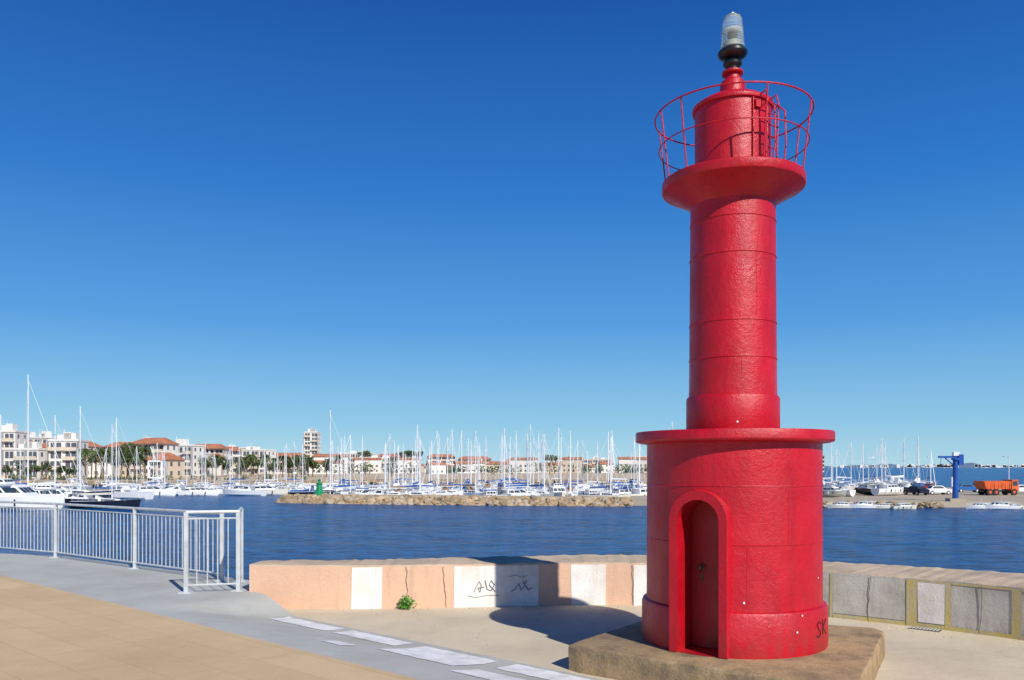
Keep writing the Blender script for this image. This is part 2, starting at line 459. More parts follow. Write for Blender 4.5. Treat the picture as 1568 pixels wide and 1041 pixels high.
o_=arch(.275,.245,ZS+.01,24); i_=arch(HW-.001,.245,ZS,24); n=len(o_)
xb,xf=.72,.872
vs=[(xf-.012,y*1.0,z) for y,z in o_]+[(xf,y*.975,z if k in(0,n-1) else ZS+(z-ZS)*.975) for k,(y,z) in enumerate(o_)]+[(xf,y,z) for y,z in i_]+[(xb,y,z) for y,z in i_]+[(xb,y,z) for y,z in o_]
fs=[]
for i in range(n-1):
    fs+=[(i,i+1,n+i+1,n+i),(n+i,n+i+1,2*n+i+1,2*n+i),(2*n+i,2*n+i+1,3*n+i+1,3*n+i),(4*n+i,4*n+i+1,i+1,i)]
fs+=[(0,n,2*n,3*n,4*n),(n-1,2*n-1,3*n-1,4*n-1,5*n-1)]
mb.add(vs,fs,'red',DX); local(mb.obj('door_surround',smooth=40))
mb=MB(); extr(mb,arch(HW-.004,.25,ZS),.51,.55,'redd')
X=DX@Matrix.Translation((.55,-HW*.45,.98))@Matrix.Rotation(math.pi/2,4,'Y')
mb.lathe([(.028,0),(.03,.006),(.012,.012),(.012,.03),(.026,.038),(.030,.05),(.022,.062),(.0,.064)],'brass',20,X=X)
mb.box(.55,.555,-HW*.45-.018,-HW*.45+.018,.86,.93,'brass',DX)
for z in (.5,1.3): mb.tube(DX@Vector((.555,HW-.02,z-.05)),DX@Vector((.555,HW-.02,z+.05)),.01,'redd',8)
local(mb.obj('door',smooth=35))

mb=MB()
mb.lathe([(.79,2.12),(.88,2.13),(.918,2.14),(.928,2.155),(.928,2.225),(.921,2.237),(.44,2.262),(.40,2.262)],'red',128)
mb.lathe([(.43,2.25),(.440,2.27),(.439,2.555),(.430,2.575),(.415,2.582),(.411,2.8),(.400,4.44)],'red',96)
for z,r in ((2.93,.4105),(3.27,.408),(3.90,.4042),(4.24,.4018)):
    mb.lathe([(r-.006,z-.012),(r+.004,z-.006),(r+.006,z),(r+.004,z+.006),(r-.006,z+.012)],'red',96)
mb.lathe([(.395,4.40),(.43,4.445),(.645,4.565),(.668,4.575),(.674,4.585),(.674,4.655),(.666,4.664),(.36,4.675)],'red',96)
mb.lathe([(.358,4.67),(.358,5.34)],'red',96)
mb.lathe([(.35,4.672),(.368,4.674),(.368,4.70),(.358,4.705)],'red',96)
mb.lathe([(.355,5.335),(.379,5.34),(.382,5.348),(.382,5.372),(.376,5.38),(.30,5.43),(.14,5.47),(.125,5.48)],'red',96)
mb.lathe([(.13,5.46),(.122,5.49),(.118,5.60),(.105,5.63),(.075,5.65),(.068,5.70),(.062,5.74)],'red',48)
mb.lathe([(.06,5.69),(.10,5.70),(.104,5.71),(.100,5.725),(.06,5.73)],'red',48)
mb.lathe([(.06,5.73),(.062,5.76),(.088,5.79),(.09,5.81),(.05,5.82),(.05,5.85)],'black',48)
mb.lathe([(.05,5.845),(.11,5.86),(.138,5.885),(.142,5.895),(.138,5.915),(.12,5.93),(.11,5.945),(.10,5.95)],'black',48)
local(mb.obj('tower',smooth=32))
mb=MB()
for (aoff,z0,z1,r) in ((.15,.64,1.22,.8195),(.62,1.22,1.70,.8185),(.2,2.58,2.93,.4105),(.55,3.27,3.90,.4055),(.35,4.24,4.42,.3995)):
    a=math.radians(-105)+aoff
    mb.tube((r*math.cos(a),r*math.sin(a),z0),((r-.001)*math.cos(a),(r-.001)*math.sin(a),z1),.003,'red',6)
def arcseam(z,r,rr):
    a0=da+.35; a1=da-.35+2*math.pi; k=90
    mb.path([(r*math.cos(a0+(a1-a0)*i/k),r*math.sin(a0+(a1-a0)*i/k),z+U(-.0015,.0015)) for i in range(k+1)],rr,'red',6)
arcseam(1.22,.819,.006)
mb.path([(.818*math.cos(2*math.pi*i/96),.818*math.sin(2*math.pi*i/96),1.735+U(-.0015,.0015)) for i in range(96)],.006,'red',6,closed=True)
for (aa,z,r) in [(-.62,.66,.866),(-.60,.50,.868),(.12,.72,.82),(.75,.60,.866),(1.15,.9,.82),(.10,2.32,.438),(.68,.46,.868)]:
    a=math.radians(-105)+aa
    c=Vector(((r+.001)*math.cos(a),(r+.001)*math.sin(a),z)); t=Vector((-math.sin(a),math.cos(a),0)); 
    ks=7; vv=[c+t*math.cos(6.28*i/ks)*.010*U(.6,1.2)+Vector((0,0,math.sin(6.28*i/ks)*.012*U(.6,1.2))) for i in range(ks)]
    mb.add([v_+Vector((math.cos(a),math.sin(a),0))*.003 for v_ in vv],[tuple(range(ks))],'paint')
def cstroke(pts,r=.868):
    mb.path([(r*math.cos(math.radians(-105)+a),r*math.sin(math.radians(-105)+a),z) for a,z in pts],.006,'black',5)
cstroke([(1.08,.50),(1.04,.52),(1.00,.50),(1.02,.46),(1.06,.44),(1.07,.40),(1.02,.38),(.99,.40)])
cstroke([(1.13,.53),(1.13,.40)]); cstroke([(1.23,.52),(1.13,.46),(1.24,.39)])
local(mb.obj('weld_seams'))
mb=MB()
def circ(r,z,k=72,a0=0,a1=2*math.pi): return [(r*math.cos(a0+(a1-a0)*i/k),r*math.sin(a0+(a1-a0)*i/k),z) for i in range(k)]
mb.path(circ(.74,5.29),.008,'red',8,closed=True)
mb.path(circ(.703,4.99),.006,'red',8,closed=True)
va=math.radians(-105)
for d_ in (-62,-38,24,72,120,165,210,255):
    a=va+math.radians(d_)
    mb.tube((.655*math.cos(a),.655*math.sin(a),4.60),(.74*math.cos(a),.74*math.sin(a),5.29),.0075,'red',8)
local(mb.obj('gallery_railing',smooth=60))
mb=MB(); a=va+math.radians(54); o=Vector((math.cos(a),math.sin(a),0)); t=Vector((-o.y,o.x,0)); up=Vector((0,0,1))
for s in (-.085,.085):
    mb.path([o*.40+t*s+up*5.24,o*.44+t*s+up*5.28,o*.52+t*s+up*5.2,o*.53+t*s+up*4.9,o*.50+t*s+up*4.67],.0075,'red',8)
    mb.path([o*.36+t*s+up*5.36,o*.43+t*s+up*5.38,o*.45+t*s+up*5.3,o*.43+t*s+up*4.67],.0075,'red',8)
for i in range(6):
    z=4.76+i*.105; mb.tube(o*.432+t*.085+up*z,o*.432-t*.085+up*z,.006,'red',6)
a2=va+math.radians(30); o2=Vector((math.cos(a2),math.sin(a2),0))
mb.tube(o2*.372+up*4.67,o2*.372+up*5.33,.008,'red',8)
mb.box(.355,.385,-.035,.035,5.24,5.31,'red',Matrix.Rotation(a2+.15,4,'Z'))
local(mb.obj('ladder',smooth=60))
mb=MB()
mb.lathe([(.110,5.948),(.113,5.96),(.104,6.10),(.092,6.22),(.082,6.25),(.05,6.275),(.02,6.282),(.0,6.283)],'glass',48)
local(mb.obj('lantern_glass',smooth=60))
mb=MB()
mb.tube((0,0,5.95),(0,0,6.02),.06,'cream2',16); mb.tube((0,0,6.02),(0,0,6.12),.035,'black',16); mb.lathe([(.072,6.10),(.078,6.115),(.072,6.13)],'white',24)
mb.tube((0,0,6.275),(0,0,6.30),.018,'mast',10)
local(mb.obj('lamp'))

# ---------------------------------------------------------------- far land
mb=MB()
def sheet(pts,z,k,kside=None,zb=-3.5):
    n=len(pts); mb.add([(x,y,z) for x,y in pts],[tuple(range(n))],k)
    if kside: mb.add([(x,y,z) for x,y in pts]+[(x,y,zb) for x,y in pts],[(i,n+i,n+(i+1)%n,(i+1)%n) for i in range(n)],kside)
sheet([(-900,225),(-200,222),(-62,215),(-40,250),(30,235),(60,250),(120,420),(300,900),(420,2200),(-2500,2200)],-1.6,'sand','rock')
mb.obj('far_shore_ground')
mb=MB()
sheet([(6,107.5),(25,105),(45,101.5),(130,100),(230,130),(230,180),(32,170),(8,150)],-2.3,'quay','quay')
mb.obj('boatyard_ground')
mb=MB()
sheet([(-120,166),(-42,160),(-42,162.4),(-120,168.4)],-2.45,'quay','quay')
sheet([(-26,146),(8,140),(8,142),(-26,148)],-2.5,'quay','quay')
mb.obj('mooring_pontoon')
mb=MB(); sheet([(-30,118.2),(-28,116.2),(-12,112.2),(6,108.4),(6,110.6),(-12,114.6),(-27,118.6)],-1.92,'quay','quay'); mb.obj('breakwater_walkway')

def rocks(name,path_,w,h,n,zb=-3.1,rs=(.35,.85)):
    mb=MB(); base=bmesh.new(); bmesh.ops.create_icosphere(base,subdivisions=1,radius=1)
    bv=[v.co.copy() for v in base.verts]; bf=[[v.index for v in f.verts] for f in base.faces]; base.free()
    pts=[Vector(p) for p in path_]; segs=[(a,b_) for a,b_ in zip(pts,pts[1:])]; tot=sum((b_-a).length for a,b_ in segs)
    for i in range(n):
        s=U(0,tot)
        for a,b_ in segs:
            l=(b_-a).length
            if s<=l: break
            s-=l
        d=(b_-a).normalized(); o=Vector((-d.y,d.x)); q=U(-1,1)
        z=zb+h*(1-abs(q)**1.6)*U(.75,1.05)
        p=a+d*min(s,l)+o*q*w; r=U(*rs)
        X=Matrix.Translation((p.x,p.y,z-.2))@Matrix.Rotation(U(0,6),4,'Z')@Matrix.Rotation(U(-.5,.5),4,'X')@Matrix.Diagonal((r*U(.8,1.4),r*U(.7,1.1),r*U(.45,.8),1))
        mb.add([v*(1+U(-.22,.22)) for v in bv],bf,random.choice(['rock','rock','rock','slab','quay']),X)
    return mb.obj(name)
rocks('breakwater',[(-32,117),(-28,115.0),(-12,110.8),(6,107.3),(15,106.2)],2.2,1.15,1800,rs=(.3,.7))
rocks('shore_rocks',[(25,104.5),(45,101),(52,100.6)],1.0,.9,220,rs=(.3,.6))
rocks('beach_rocks',[(-60,215),(-40,248),(30,234),(60,249)],1.0,1.2,260)

# ---------------------------------------------------------------- boats
def hull(mb,L,Wd,fb,k,deck='white',bot='redh'):
    ns=11; st=[]
    for i in range(ns):
        t=i/(ns-1); x=-L/2+L*t
        w=Wd/2*(.78+.22*math.sin(min(1,t/.45)*math.pi/2)) if t<.45 else Wd/2*max(.02,1-((t-.45)/.55)**2.1)
        sh=fb*(1+.28*t*t)
        rake=.06*L*(t**3)
        st.append([(x-rake*1.6,0,-.45*(1-t**4)-.02),(x-rake*.8,w*.62,-.12),(x-rake*.4,w*.9,fb*.28),(x,w,sh),(x,w*.94,sh+.02)])
    vs=[];
    for s in st:
        vs+= s+[(a,-b_,c) for a,b_,c in s]
    for i in range(ns-1):
        for side in (0,5):
            for j in range(4):
                q=[i*10+side+j,(i+1)*10+side+j,(i+1)*10+side+j+1,i*10+side+j+1]
                if side: q.reverse()
                mb.add([vs[x] for x in q],[(0,1,2,3)], bot if j==0 else k)
        mb.add([vs[i*10+4],vs[(i+1)*10+4],vs[(i+1)*10+9],vs[i*10+9]],[(0,1,2,3)],deck)
    mb.add([vs[x] for x in (0,1,2,3,8,7,6,5)],[tuple(range(8))],k)
def sailboat(name,L,mast,k='white',sail='canvas'):
    mb=MB(); Wd=L*.30; fb=.09*L+.15
    hull(mb,L,Wd,fb,k)
    mb.add([(-L*.1,Wd*.27,fb),(-L*.1,-Wd*.27,fb),(L*.24,-Wd*.14,fb*1.05),(L*.24,Wd*.14,fb*1.05),(-L*.1,Wd*.23,fb+.5),(-L*.1,-Wd*.23,fb+.5),(L*.16,-Wd*.12,fb+.38),(L*.16,Wd*.12,fb+.38)],[(4,5,6,7),(0,1,5,4),(1,2,6,5),(2,3,7,6),(3,0,4,7)],'white')
    for s in (1,-1):
        mb.add([(-L*.06,s*(Wd*.262),fb+.15),(L*.15,s*(Wd*.175),fb+.17),(L*.13,s*(Wd*.16),fb+.32),(-L*.06,s*(Wd*.245),fb+.38)],[(0,1,2,3)],'window')
    mx=L*.08
    mb.tube((mx,0,fb),(mx,0,mast),.095,'mast',6,.065)
    mb.tube((mx,0,fb+1.15),(-L*.36,0,fb+1.05),.06,'mast',6)
    mb.tube((mx-.1,0,fb+1.32),(-L*.35,0,fb+1.2),.14,sail,8,.09)
    mb.tube((L*.49,0,fb*1.28),(mx,0,mast*.96),.032,'white',5,.02)
    mb.tube((-L*.49,0,fb),(mx,0,mast),.014,'mast',3)
    for s in (1,-1):
        mb.tube((mx,s*Wd*.47,fb),(mx,s*Wd*.22,mast*.55),.014,'mast',3); mb.tube((mx,s*Wd*.22,mast*.55),(mx,0,mast*.97),.014,'mast',3)
    mb.tube((mx,-Wd*.22,mast*.55),(mx,Wd*.22,mast*.55),.03,'mast',4)
    mb.tube((mx,-Wd*.17,mast*.77),(mx,Wd*.17,mast*.77),.025,'mast',4)
    for s in (1,-1):
        for i in range(6): 
            x=-L*.45+i*L*.15; mb.tube((x,s*Wd*.44,fb),(x,s*Wd*.44,fb+.6),.02,'mast',3)
        mb.tube((-L*.46,s*Wd*.44,fb+.6),(L*.30,s*Wd*.40,fb+.65),.014,'mast',3)
    if R()<.6:
        mb.add([(-L*.14,Wd*.24,fb+.4),(-L*.14,-Wd*.24,fb+.4),(-L*.05,-Wd*.22,fb+.5),(-L*.05,Wd*.22,fb+.5),(-L*.14,Wd*.2,fb+1.0),(-L*.14,-Wd*.2,fb+1.0)],[(0,1,5,4),(1,2,5),(2,3,4,5),(3,0,4)],sail)
    mb.tube((-L*.47,0,fb*.6),(-L*.5,0,-.4),.07,'black',5)
    return mb.mesh(name)
def motorboat(name,L,k='white',fly=True,top='white'):
    mb=MB(); Wd=L*.33; fb=.09*L+.2
    hull(mb,L,Wd,fb,k,bot=k)
    def house(x0,x1,w,z0,h,rf,rb,k2='white'):
        vs=[(x0,w,z0),(x0,-w,z0),(x1,-w*.8,z0),(x1,w*.8,z0),(x0+rb,w*.9,z0+h),(x0+rb,-w*.9,z0+h),(x1-rf,-w*.7,z0+h),(x1-rf,w*.7,z0+h)]
        mb.add(vs,[(4,5,6,7),(0,1,5,4),(1,2,6,5),(2,3,7,6),(3,0,4,7)],k2)
        def lerp(a,b_,t): return Vector(a).lerp(Vector(b_),t)
        for (a,b_,c,d,o) in ((3,0,4,7,(0,.012,0)),(1,2,6,5,(0,-.012,0)),(2,3,7,6,(.02,0,.01))):
            def q(s,t): return lerp(lerp(vs[a],vs[b_],s),lerp(vs[d],vs[c],s),t)+Vector(o)
            for i in range(3):
                s0_=.06+i*.31; mb.add([q(s0_,.4),q(s0_+.27,.4),q(s0_+.27,.82),q(s0_,.82)],[(0,1,2,3)],'window')
    house(-L*.22,L*.26,Wd*.40,fb,.10*L,.12*L,0)
    mb.box(-L*.34,L*.12,-Wd*.38,Wd*.38,fb+.10*L+.005,fb+.10*L+.07,top)
    if fly:
        house(-L*.12,L*.06,Wd*.28,fb+.105*L+.06,.045*L,.03*L,0)
        z=fb+.20*L
        for s in (1,-1): mb.tube((-L*.2,s*Wd*.3,fb+.10*L),(-L*.14,s*Wd*.25,z+.3),.04,'white',5)
        mb.tube((-L*.14,-Wd*.25,z+.3),(-L*.14,Wd*.25,z+.3),.05,'white',5); mb.tube((-L*.14,0,z+.3),(-L*.16,0,z+1.4),.02,'mast',4)
    else: mb.tube((-L*.05,0,fb+.1*L),(-L*.08,0,fb+.1*L+1.3),.02,'mast',4)
    for s in (1,-1):
        for i in range(6):
            x=L*.0+i*L*.088; w=Wd/2*max(.05,1-(max(0,(x/L+.5-.45))/.55)**2.1)*.92
            mb.tube((x,s*w,fb*1.1),(x,s*w,fb*1.1+.6),.02,'mast',3)
    for i in range(4):
        mb.tube((-L*.3+i*L*.16,-Wd*.5-.06,fb*.9),(-L*.3+i*L*.16,-Wd*.5-.06,fb*.35),.09,'navy' if i%2 else 'white',6)
    return mb.mesh(name)
SB=[sailboat('sailboat',L_,1.0*m_,k,s) for L_,m_,k,s in [(9,11.5,'white','canvas'),(10,12.5,'white','white'),(8,9.5,'cream2','canvas'),(11,14,'navy','cream2'),(9.5,11.8,'white','canvas'),(7.5,9,'blueh','white'),(8.5,10.6,'white','teak'),(12.5,16.2,'white','canvas')]]
SM=[11.5,12.5,9.5,14,11.8,9,10.6,16.2]
MO=[motorboat('motorboat',L_,k,f,t_) for L_,k,f,t_ in [(8,'white',False,'white'),(11,'white',True,'white'),(7,'white',False,'canvas'),(6,'cream2',False,'white'),(9,'cream2',True,'white'),(14,'white',True,'white'),(6.5,'white',False,'white'),(8,'navy',False,'cream2')]]
def sb(b_,d,mast,rot=None,z=SEA):
    i=min(range(8),key=lambda q:abs(SM[q]-mast)+U(0,1.2)); 
    put(SB[i],'sailboat',loc=B(b_,d,z),rot=U(0,6.28) if rot is None else rot,scale=mast/SM[i])
def mo(b_,d,i=None,rot=None,z=SEA,sc=1):
    i=random.choice([0,2,3,6,0,2,6,4,7]) if i is None else i
    put(MO[i],'motorboat',loc=B(b_,d,z),rot=U(0,6.28) if rot is None else rot,scale=sc)
for b_,d,m_,r in [(30,108,17,.1),(8,118,12.4,2.9),(75,128,13,.3),(113,122,13.9,.2),(185,128,12.6,2.9),(232,160,9,1.4),(497,128,13.7,.15),(638,137,12,1.5),(690,142,11.5,1.3),(745,152,10.5,1.8),(805,134,11.9,.3),(825,144,11.2,1.6),(862,134,11.3,2.9),(915,150,9.6,1.5),(935,146,10.3,1.2),(590,144,9.3,1.6),(660,152,10,1.5),(980,150,10.4,1.5),(1024,150,13.2,.5)]:
    sb(b_,d,m_,r)
mo(5,95,5,.05,sc=1.0); mo(75,108,1,.2,sc=.9); mo(112,140,4,2.9,sc=.9); mo(-40,104,5,.1)
put(SB[3],'sailboat',loc=B(163,100),rot=.15,scale=.72)
put(MO[7],'motorboat',loc=B(120,108),rot=3.0,scale=.85)
mo(232,140,0,.3); mo(265,146,1,3.0,sc=.7); mo(305,143,6,.2); mo(372,143,0,2.9,sc=1.0); mo(405,146,4,.2,sc=.9)
for i in range(24):
    b_=205+i*11+U(-4,4); d=U(148,160)
    if R()<.6: mo(b_,d,None,random.choice([1.45,-1.6,.2,3.0]),sc=U(.75,.95))
    else: sb(b_,d,U(7.5,9.5),1.5)
for i in range(12): mo(10+i*38+U(-8,8),U(175,205),None,random.choice([1.5,-1.6,.1]),sc=U(.75,.95))
for i in range(14): sb(U(20,450),U(168,205),U(8,11))
for i in range(30):
    b_=500+i*17+U(-7,7); d=U(119,131)
    if R()<.5: mo(b_,d,None,random.choice([.1,3.0,1.4,-1.5,.5]),sc=U(.85,1.1))
    else: sb(b_,d,U(8.5,11))
for i in range(48):
    b_=U(505,1010); d=U(138,200)
    if R()<.35: mo(b_,d,sc=U(.7,.95))
    else: sb(b_,d,U(8,12),random.choice([1.5,-1.5,.2,3]))
for b_,d,m_ in [(1300,128,7.6),(1323,150,8),(1347,140,8.6),(1380,150,9),(1405,145,9.2),(1285,165,7.5),(1268,140,8),(1360,160,8.5),(1338,165,8.2),(1424,158,7.4)]: sb(b_,d,m_,None,-1.82)
for i in range(20): 
    b_=U(1010,1450)
    if 1090<b_<1200: b_+=180
    mo(b_,U(113,160),None,z=-1.95,sc=U(.55,.8))
for b_,d in [(1288,98.5),(1322,98),(1352,97.5),(1385,97),(1500,97),(1530,96.5),(1556,97)]:
    mo(b_,d,random.choice([3,0,6]),random.choice([.1,3.05]),sc=U(.4,.55))

# ---------------------------------------------------------------- vehicles, crane, beacon
def car(name,k):
    mb=MB()
    prof=[(-2.1,.35),(-2.15,.75),(-2.0,.95),(-1.5,1.0),(-1.05,1.42),(.35,1.45),(.95,1.0),(1.85,.88),(2.12,.65),(2.1,.35)]
    n=len(prof); w=.85
    vs=[(x,-w*(1 if z<1.1 else .82),z) for x,z in prof]+[(x,w*(1 if z<1.1 else .82),z) for x,z in prof]
    mb.add(vs,[tuple(range(n-1,-1,-1)),tuple(range(n,2*n))]+[(i,(i+1)%n,n+(i+1)%n,n+i) for i in range(n)],k)
    for s in (-1,1):
        mb.add([(-1.35,s*.855,1.03),(.75,s*.855,1.03),(.28,s*.745,1.38),(-1.0,s*.745,1.38)],[(0,1,2,3)],'window')
        for x in (-1.35,1.3): mb.tube((x,s*.66,.32),(x,s*.88,.32),.32,'rubber',14); mb.tube((x,s*.88,.32),(x,s*.89,.32),.18,'mast',10)
    mb.add([(.93,-.68,1.04),(.93,.68,1.04),(.42,.62,1.40),(.42,-.62,1.40)],[(0,1,2,3)],'window')
    mb.add([(-1.50,-.68,1.05),(-1.50,.68,1.05),(-1.10,.62,1.38),(-1.10,-.62,1.38)],[(0,1,2,3)],'window')
    return mb.mesh(name)
CM=[car('parked_car',k) for k in ('white','navy','redh','mast','blueh')]
for i,(b_,d) in enumerate([(1335,130),(1402,126),(1418,146),(1436,128),(1482,140),(1562,134),(1370,138),(1498,150)]):
    put(CM[i%5],'parked_car',loc=B(b_,d,-2.3),rot=U(-.3,.3)+random.choice([0,1.5,3.1]),scale=.95)
mb=MB()
mb.box(-2.6,2.75,-.5,.5,.55,.75,'black')
mb.box(1.55,2.75,-1.05,1.05,.6,2.35,'orange',None,.12,.05)
mb.box(2.66,2.72,-.9,.9,1.45,2.1,'window')
for s in (-1,1): mb.add([(1.8,s*1.05,1.45),(2.55,s*1.05,1.45),(2.5,s*1.035,2.1),(1.8,s*1.035,2.1)],[(0,1,2,3)],'window')
mb.add([(-2.6,-1.1,.95),(1.35,-1.1,.95),(1.35,1.1,.95),(-2.6,1.1,.95),(-3.0,-1.2,2.15),(1.4,-1.2,2.15),(1.4,1.2,2.15),(-3.0,1.2,2.15)],[(0,3,2,1),(0,1,5,4),(1,2,6,5),(2,3,7,6),(3,0,4,7),(4,5,6,7)],'orange')
for i in range(7): 
    for s in (-1,1): mb.box(-2.5+i*.6,-2.42+i*.6,s*1.16-.04,s*1.16+.04,1.0,2.12,'orange')
for x in (-1.9,-.9,2.0):
    for s in (-1,1): mb.tube((x,s*.75,.5),(x,s*1.05,.5),.5,'rubber',16); mb.tube((x,s*1.05,.5),(x,s*1.07,.5),.22,'orange',12)
mb.obj('orange_truck',loc=B(1527,125,-2.3),rot=.12)
mb=MB()
mb.box(-.9,.9,-.9,.9,0,.35,'quay'); mb.tube((0,0,.35),(0,0,5.1),.36,'crane',16,.30); mb.tube((0,0,5.1),(0,0,5.35),.48,'crane',16)
mb.box(-2.0,.7,-.16,.16,5.36,5.62,'crane'); mb.box(-.3,.4,-.3,.3,5.63,6.1,'white'); mb.box(.30,.85,-.35,.35,4.5,5.8,'crane')
mb.tube((-1.7,0,5.4),(-1.7,0,4.6),.03,'black',5); mb.box(-1.82,-1.58,-.1,.1,4.3,4.6,'black')
mb.tube((-.25,0,4.5),(-1.2,0,5.36),.08,'crane',8); mb.tube((-.40,0,1.8),(-.40,.0,3.0),.12,'white',8)
mb.obj('blue_jib_crane',loc=B(1463,103,-2.3),rot=-.15)
mb=MB()
mb.lathe([(.75,0),(.75,.5),(.45,.52),(.38,1.6),(.52,1.62),(.52,1.72),(.2,1.74),(.2,2.1),(.28,2.12),(.0,2.3)],'green',20)
mb.obj('green_harbour_light',smooth=30,loc=B(489,115.5,-2.0))
mb=MB()
for x in (-1.6,1.6):
    for y in (-1.5,1.5): mb.box(x-.15,x+.15,y-.15,y+.15,0,5.2,'white'); mb.tube((x-.2,y,.35),(x+.2,y,.35),.4,'rubber',12)
    mb.box(x-.17,x+.17,-1.7,1.7,5.2,5.6,'orange')
mb.box(-1.8,1.8,-1.35,-1.05,5.0,5.35,'white'); mb.tube((0,0,5.3),(-1.2,0,9),.12,'white',6); mb.box(-1.8,1.8,-1.7,-1.4,.6,.9,'white')
mb.obj('boat_hoist',loc=B(238,222,-1.6),rot=.3)
def lamp_post(b_,d,h,z):
    mb=MB(); mb.tube((0,0,0),(0,0,h),.07,'mast',8,.05); mb.tube((0,0,h),(.8,0,h+.15),.04,'mast',6); mb.box(.7,1.2,-.12,.12,h+.08,h+.2,'white')
    mb.obj('street_lamp',loc=B(b_,d,z),rot=U(0,6))
for b_,d in [(1275,150),(1330,160),(1425,150),(1545,150),(330,228),(420,230),(160,228)]: lamp_post(b_,d,6,-2.3 if b_>900 else -1.6)

# ---------------------------------------------------------------- buildings
def apartment(name,w,dp,fl,wall='bwhite',tile=False):
    mb=MB(); h=fl*3.0
    mb.box(-w/2,w/2,0,dp,0,h,wall)
    nb=max(2,int(w/3.6)); bw=w/nb; sk=random.randrange(2,6)
    for f in range(fl):
        z=f*3.0
        for i in range(nb):
            x=-w/2+i*bw
            mb.box(x+bw*.14,x+bw*.86,-.03,.02,z+.35,z+2.5,'shut')
            mb.box(x+bw*.47,x+bw*.53,-.06,-.031,z+.35,z+2.5,'bwhite')
            if (i+f)%sk!=sk-1:
                mb.box(x+bw*.04,x+bw*.96,-1.25,-.0,z-.08,z+.1,wall); 
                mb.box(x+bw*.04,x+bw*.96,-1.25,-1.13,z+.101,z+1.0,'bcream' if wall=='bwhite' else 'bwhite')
        for sx in (-1,1):
            for j in range(max(1,int(dp/4))):
                y=2+j*4; xx=sx*w/2; mb.box(min(xx,xx+sx*.03),max(xx,xx+sx*.03),y-.6,y+.6,z+.9,z+2.3,'shut')
    for i in range(0,nb+1,2):
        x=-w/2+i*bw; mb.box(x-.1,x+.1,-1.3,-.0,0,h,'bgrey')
    if tile:
        o=.6; mb.add([(-w/2-o,-1.4-o,h+.005),(w/2+o,-1.4-o,h+.005),(w/2+o,dp+o,h+.005),(-w/2-o,dp+o,h+.005),(-w/2+2.5,dp/2,h+2.4),(w/2-2.5,dp/2,h+2.4)],[(0,1,5,4),(1,2,5),(2,3,4,5),(3,0,4),(3,2,1,0)],'tile')
    else:
        mb.box(-w/2-.2,w/2+.2,-.3,dp+.2,h+.003,h+.6,wall)
        for i in range(3):
            x=U(-w/2+1.5,w/2-3); mb.box(x,x+U(1.5,4),1.5,4.5,h+.6,h+U(1.6,3),'bwhite'); mb.tube((x,2,h),(x,2,h+4),.05,'mast',4)
    return mb.mesh(name)
def house(name,w,dp,h,wall):
    mb=MB(); mb.box(-w/2,w/2,0,dp,0,h,wall)
    o=.5; rh=U(1.4,2.2)
    mb.add([(-w/2-o,-o,h),(w/2+o,-o,h),(w/2+o,dp+o,h),(-w/2-o,dp+o,h),(-w/2-o,dp/2,h+rh),(w/2+o,dp/2,h+rh)],[(0,1,5,4),(2,3,4,5),(1,2,5),(3,0,4),(3,2,1,0)],'tile')
    for f in range(max(1,int(h/2.9))):
        for i in range(max(2,int(w/3))):
            x=-w/2+1.4+i*3
            if x<w/2-1: mb.box(x-.55,x+.55,-.04,.02,f*2.9+.9,f*2.9+2.2,'shut'); mb.box(x-.95,x-.57,-.06,.02,f*2.9+.9,f*2.9+2.2,'bcream')
    mb.box(w*.25,w*.25+.6,dp*.4,dp*.4+.6,h+.5,h+rh+.9,'bwhite')
    return mb.mesh(name)
def place(me,nm_,b_,d,rot=0,sc=1): put(me,nm_,loc=B(b_,d,-1.6),rot=rot,scale=sc)
for b_,d,w,fl,wl,tl in [(-40,270,26,5,'bwhite',False),(10,282,12,4,'bwhite',True),(32,262,11,3,'bwhite',False),(60,272,14,3,'bcream',True),(97,268,9,4,'bwhite',False),(-90,300,30,4,'bcream',True),(227,300,13,4,'bwhite',True),(268,330,15,4,'bwhite',False),(240,270,8,2,'bcream',True),(345,430,16,4,'bcream',True),(390,420,14,4,'bwhite',False),(437,440,22,3,'bcream',True),(476,560,9.2,9,'bwhite',False),(548,520,18,4,'bwhite',False),(575,500,22,3,'bwhite',False),(505,480,16,3,'bcream',True),
  (45,330,20,5,'bwhite',False),(112,340,14,4,'bwhite',True),(150,370,18,4,'bwhite',False),(185,350,14,4,'bcream',True),(290,350,12,3,'bwhite',False),(315,380,16,4,'bwhite',True),(215,390,18,5,'bwhite',False),(365,500,20,5,'bwhite',False)]:
    me=apartment('apartment_building',w,9,fl,wl,tl); place(me,'apartment_building',b_,d,U(-.25,.25))
HS=[house('house',w,8,h,k) for w,h,k in [(10,5.6,'bwhite'),(13,5.6,'bcream'),(16,8.2,'bwhite'),(9,3.2,'bwhite'),(20,6,'bwhite'),(12,8.5,'bcream')]]
for i in range(62):
    b_=290+i*15.8+U(-8,8); d=U(430,620)*(1.15 if b_>800 else 1)
    if b_>1250: continue
    if 455<b_<492: d=600
    place(random.choice(HS),'house',b_,d,U(-.5,.5),U(.85,1.15))
    if i%4==0:
        me=apartment('apartment_building',U(14,26),9,random.choice([3,4]),random.choice(['bwhite','bcream']),R()<.4)
        place(me,'apartment_building',b_+U(-6,6),U(560,700),U(-.3,.3))
for b_,d in [(130,330),(150,300),(175,310),(315,400),(200,340),(10,330),(300,360)]: place(random.choice(HS),'house',b_,d,U(-.4,.4))

